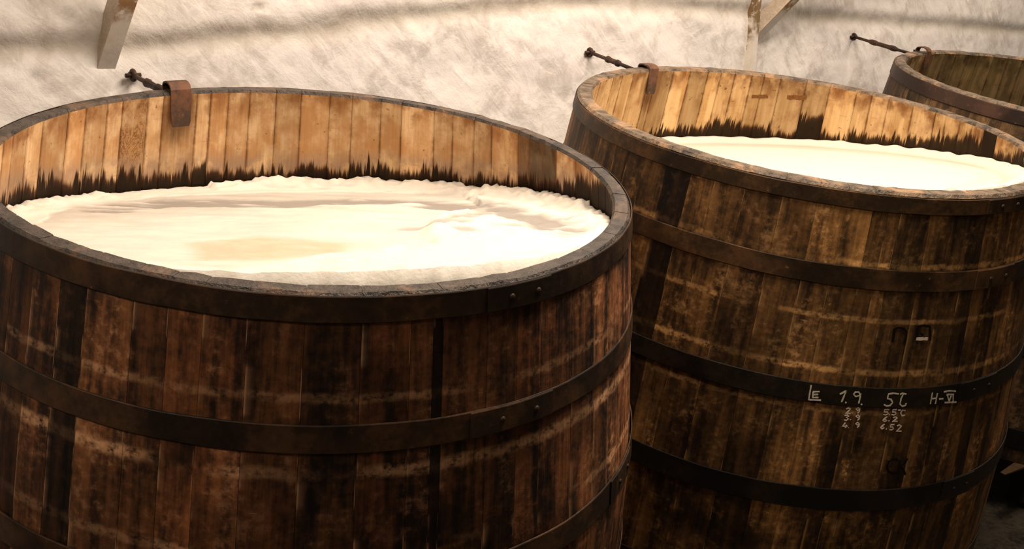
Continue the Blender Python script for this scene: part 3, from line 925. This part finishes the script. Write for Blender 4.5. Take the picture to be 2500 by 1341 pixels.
def build_foam(i, label, fn, mat, parent_loc):
    v = VATS[i]
    NR, NA = 140, 420
    V, FL, TN, F = [], [], [], []
    ra = v.ri(FOAM_PLANE[i][0])
    def rad(th):
        z = FOAM_PLANE[i][0]
        for _ in range(4):
            r = v.ri(z + 0.02) - 0.0042
            z = foam_z(i, r * math.cos(th), r * math.sin(th))
        return r
    rads = [rad(2 * PI * k / NA) for k in range(NA)]
    for j in range(NR + 1):
        f = (j / NR) ** 0.72
        for k in range(NA):
            th = 2 * PI * k / NA
            rr = max(0.002, f) * rads[k]
            x, y = rr * math.cos(th), rr * math.sin(th)
            h, fl, tn = fn(x, y, rr, rads[k])
            V.append((x, y, foam_z(i, x, y) + h))
            FL.append(fl); TN.append(tn)
    for j in range(NR):
        for k in range(NA):
            k2 = (k + 1) % NA
            F.append((j * NA + k, (j + 1) * NA + k, (j + 1) * NA + k2, j * NA + k2))
    F.append(tuple(range(NA)))
    # body of the foam layer
    b = len(V)
    for k in range(NA):
        th = 2 * PI * k / NA
        x, y = (rads[k] - 0.002) * math.cos(th), (rads[k] - 0.002) * math.sin(th)
        V.append((x, y, foam_z(i, x, y) - 0.09)); FL.append(0); TN.append(0)
    for k in range(NA):
        k2 = (k + 1) % NA
        F.append((NR * NA + k, b + k, b + k2, NR * NA + k2))
    F.append(tuple(range(b, b + NA))[::-1])
    me = from_py('foam', V, F, True)
    for nm, d in (('film', FL), ('tan', TN)):
        me.attributes.new(nm, 'FLOAT', 'POINT').data.foreach_set('value', d)
    o = link('beer_foam', me, None, [mat])
    o.location = v.base
    o.rotation_euler = (TILT, 0, 0)
    tag(o, label, 'foam', 'foam heads in the vats')
    return o

build_foam(1, 'lumpy cream foam with tan and grey patches in the left vat', foam1_height, M_FOAM1, None)
build_foam(2, 'smooth cream foam with an even raised edge in the middle vat', foam2_height, M_FOAM2, None)

# ------------------------------------------------------------------ wall ties: strap over the rim, rod, turnbuckle, eye in the wall
def strip_mesh(profile, width, th):
    """flat bar bent along a profile in the y-z plane"""
    V, F = [], []
    n = len(profile)
    pr = [Vector((0, y, z)) for y, z in profile]
    for k, p in enumerate(pr):
        d = (pr[min(k + 1, n - 1)] - pr[max(k - 1, 0)]).normalized()
        nn = Vector((0, -d.z, d.y))
        w = width * (0.78 if k == 0 else (0.94 if k == 1 else 1.0))
        for sx, sn in ((-1, 0), (1, 0), (1, 1), (-1, 1)):
            V.append(p + Vector((sx * w / 2, 0, 0)) + nn * th * sn)
    for k in range(n - 1):
        for s in range(4):
            s2 = (s + 1) % 4
            F.append((k * 4 + s, k * 4 + s2, k * 4 + 4 + s2, k * 4 + 4 + s))
    F.append((3, 2, 1, 0))
    q = (n - 1) * 4
    F.append((q, q + 1, q + 2, q + 3))
    return from_py('strap', V, F)

def torus(c, R, r, axis, seg=20, sub=8):
    V, F = [], []
    ax = Vector(axis).normalized()
    a = ax.cross(Vector((0, 0, 1)) if abs(ax.z) < 0.9 else Vector((1, 0, 0))).normalized()
    b = ax.cross(a)
    for i in range(seg):
        t = 2 * PI * i / seg
        d = a * math.cos(t) + b * math.sin(t)
        for k in range(sub):
            s = 2 * PI * k / sub
            V.append(Vector(c) + d * (R + r * math.cos(s)) + ax * r * math.sin(s))
    for i in range(seg):
        for k in range(sub):
            F.append((i * sub + k, ((i + 1) % seg) * sub + k, ((i + 1) % seg) * sub + (k + 1) % sub, i * sub + (k + 1) % sub))
    return V, F

def build_tie(i, label, strap_deg, lift, width, tongue, rod_dx, rod_dz, buckle):
    v = VATS[i]
    ca, sa = math.cos(TILT), math.sin(TILT)
    a = math.radians(strap_deg)
    def world(p):
        x, y, z = p
        return Vector((v.base[0] + x, v.base[1] + y * ca - z * sa, v.base[2] + y * sa + z * ca))
    rim = world((v.R * math.cos(a), v.R * math.sin(a), HB))
    root = empty('wall_tie', (rim.x, rim.y, rim.z))
    tag(root, label, 'tie rod', 'iron tie rods holding the vats to the wall')
    # strap profile: y outwards (to the wall), z up, origin on the outer rim edge
    t = v.t + 0.004
    pr = [(-t - 0.001, -tongue), (-t - 0.0015, -tongue + 0.012), (-t - 0.0005, -tongue * 0.5), (-t, -0.01), (-t, lift * 0.3),
          (-t * 0.86, lift * 0.75), (-t * 0.6, lift), (-t * 0.25, lift * 1.02), (0.004, lift * 0.8), (0.011, lift * 0.3), (0.012, -0.02), (0.012, -0.075)]
    st = link('strap', strip_mesh(pr, width, -0.005), root, [M_STRAP])
    st.rotation_euler = (TILT, 0, a - PI / 2)
    # rod from the strap's outer leg to the wall
    wx = rim.x + rod_dx
    wy = wall_y(wx) + 0.012
    A = Vector((0.0, 0.026, -0.020))
    Bp = Vector((rod_dx, wy - rim.y - 0.004, rod_dz))
    d = (Bp - A)
    L = d.length
    dn = d.normalized()
    k0, k1 = buckle
    V, F = sweep([A, A + d * 0.3, A + d * 0.6, Bp - dn * 0.022], [0.0068] * 4, 10)
    link('rod', from_py('rod', V, F, True), root, [M_ROD])
    r0, r1 = A + d * k0, A + d * k1
    dl = (r1 - r0) / 10
    rb = [0.0075, 0.0125, 0.0135, 0.0105, 0.0100, 0.0100, 0.0100, 0.0105, 0.0135, 0.0125, 0.0075]
    V, F = sweep([r0 + dl * k for k in range(11)], rb, 8)
    link('turnbuckle', from_py('turnbuckle', V, F), root, [M_ROD])
    # forked eye set into the plaster
    side = dn.cross(Vector((0, 0, 1))).normalized()
    parts = [torus(Bp - dn * 0.020, 0.013, 0.0062, side)]
    parts.append(sweep([Bp - dn * 0.008, Bp + dn * 0.05], [0.008, 0.008], 10))
    parts.append(sweep([Bp - dn * 0.020 - side * 0.022, Bp - dn * 0.020 + side * 0.022], [0.0062, 0.0062], 10))
    V, F = join(parts)
    link('eye_bolt', from_py('eye_bolt', V, F, True), root, [M_ROD])
    # plaster collar thrown round the bolt
    link('hook_bar', from_py('hook_bar', *sweep([Vector((0, 0.012, -0.055)), Vector((0, 0.024, -0.045)), Vector((0, 0.030, -0.020)), Vector((0, 0.024, 0.002))],
         [0.006] * 4, 8), True), root, [M_ROD])
    return root

build_tie(1, 'tie rod with a broad flat strap on the left vat', 93.4, 0.024, 0.056, 0.092, -0.010, 0.012, (0.22, 0.62))
build_tie(2, 'tie rod with a narrow strap on the middle vat, between the other tie rods', 90.2, 0.014, 0.044, 0.088, 0.010, 0.030, (0.34, 0.62))
build_tie(3, 'tie rod with a long turnbuckle on the dark right vat', 92.4, 0.022, 0.036, 0.082, 0.035, 0.040, (0.24, 0.70))

# ------------------------------------------------------------------ painted angle-iron wall brackets
def angle_iron(A, B, e1, e2, w1, w2, th):
    """L profile: corner on the line A-B, flanges along e1 and e2"""
    A, B, e1, e2 = Vector(A), Vector(B), Vector(e1).normalized(), Vector(e2).normalized()
    prof = [(0, 0), (w1, 0), (w1, th), (th, th), (th, w2), (0, w2)]
    V = [P + e1 * x + e2 * y for P in (A, B) for x, y in prof]
    F = [(k, (k + 1) % 6, 6 + (k + 1) % 6, 6 + k) for k in range(6)]
    F += [(5, 4, 3, 0), (3, 2, 1, 0), (6, 9, 10, 11), (6, 7, 8, 9)]
    me = from_py('angle_iron', V, F)
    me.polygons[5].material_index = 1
    return me

def build_bracket(x, y0, z0, w, label, up_dx, up_from, proud, upmat, run):
    root = empty('wall_bracket', (0, 0, 0))
    tag(root, label, 'bracket', 'white painted brackets on the wall')
    zt = 2.60
    # upright against the wall, half buried in the limewash
    link('upright', angle_iron((x + up_dx, y0 - proud, z0 + up_from), (x + up_dx, y0 - proud - 0.004, zt), (1, 0, 0), (0, 1, 0), w * 0.55, 0.07, 0.006), root, [upmat, upmat])
    # diagonal strut rising out into the tunnel
    A = Vector((x, y0 - 0.005, z0))
    d = Vector(run)
    k = (zt - z0) / d.z
    top_y, top_x = A.y + d.y * k, A.x + d.x * k
    dn = d.normalized()
    e1 = (Vector((1, 0, 0)) - dn * dn.x).normalized()
    e2 = dn.cross(e1)
    e2 = e2 if e2.y > 0 else -e2
    link('strut', angle_iron(A - d * 0.3, A + d * k, e1, e2, w, w * 1.25, 0.006), root, [M_PAINT, M_TAUPE])
    # arm on top, above the picture
    link('arm', angle_iron((top_x, y0 + 0.02, zt), (top_x, top_y - 0.05, zt), (1, 0, 0), (0, 0, -1), w, w, 0.006), root, [M_PAINT, M_PAINT])
    return root
build_bracket(1.012, 3.018, FLOOR + 0.118, 0.050, 'white painted angle-iron bracket on the wall above the left vat', -0.035, 0.14, 0.004, M_PAINT, (0.039, -0.11, 0.198))
build_bracket(3.875, 3.085, FLOOR + 0.115, 0.054, 'rust-stained white bracket on the wall above the middle vat', 0.004, -0.32, 0.045, M_GRIME, (0.138, -0.11, 0.200))

# ------------------------------------------------------------------ timber bearers under the vats
def build_bearer(x0, x1, yc, vat, label, low=0.0):
    v = VATS[vat]
    hw = 0.07
    V = []
    for x in (x0, x1):
        for y in (yc - hw, yc + hw):
            top = v.base[2] + (y - v.base[1]) * math.tan(TILT) - 0.002 - low
            V += [(x, y, -0.006), (x, y, top)]
    F = [(0, 1, 3, 2), (4, 6, 7, 5), (0, 4, 5, 1), (2, 3, 7, 6), (1, 5, 7, 3), (0, 2, 6, 4)]
    o = link('bearer_beam', from_py('bearer_beam', V, F), None, [M_BEAM])
    b = o.modifiers.new('worn_edges', 'BEVEL'); b.width = 0.010; b.segments = 2
    tag(o, label, 'beam', 'timber bearers under the vats')
for i, who in ((1, 'left foreground vat'), (2, 'middle chalk-marked vat'), (3, 'far right mossy vat')):
    v = VATS[i]
    build_bearer(v.base[0] - 0.62, v.base[0] + 0.62, v.base[1] - 0.50, i, 'dark timber bearer under the aisle side of the ' + who, 0.022 if i == 3 else 0.0)
    build_bearer(v.base[0] - 0.60, v.base[0] + 0.60, v.base[1] + 0.45, i, 'dark timber bearer under the wall side of the ' + who)

def build_wedge(x_tip, x_end, vat, label):
    """thin driven wedge between the bearer and the vat, its tip sticking out"""
    v = VATS[vat]
    yc = v.base[1] - 0.50
    V = []
    for x, th, hw in ((x_tip, 0.005, 0.010), (x_end, 0.022, 0.040)):
        for y in (yc - hw, yc + hw):
            top = v.base[2] + (y - v.base[1]) * math.tan(TILT) - 0.0022
            V += [(x, y, top - th), (x, y, top)]
    F = [(0, 1, 3, 2), (4, 6, 7, 5), (0, 4, 5, 1), (2, 3, 7, 6), (1, 5, 7, 3), (0, 2, 6, 4)]
    o = link('timber_wedge', from_py('timber_wedge', V, F), None, [M_WEDGE])
    b = o.modifiers.new('worn_edges', 'BEVEL'); b.width = 0.002; b.segments = 2
    tag(o, label, 'wedge')
build_wedge(3.90, 4.28, 3, 'small brown wooden wedge sticking out from under the dark right vat')
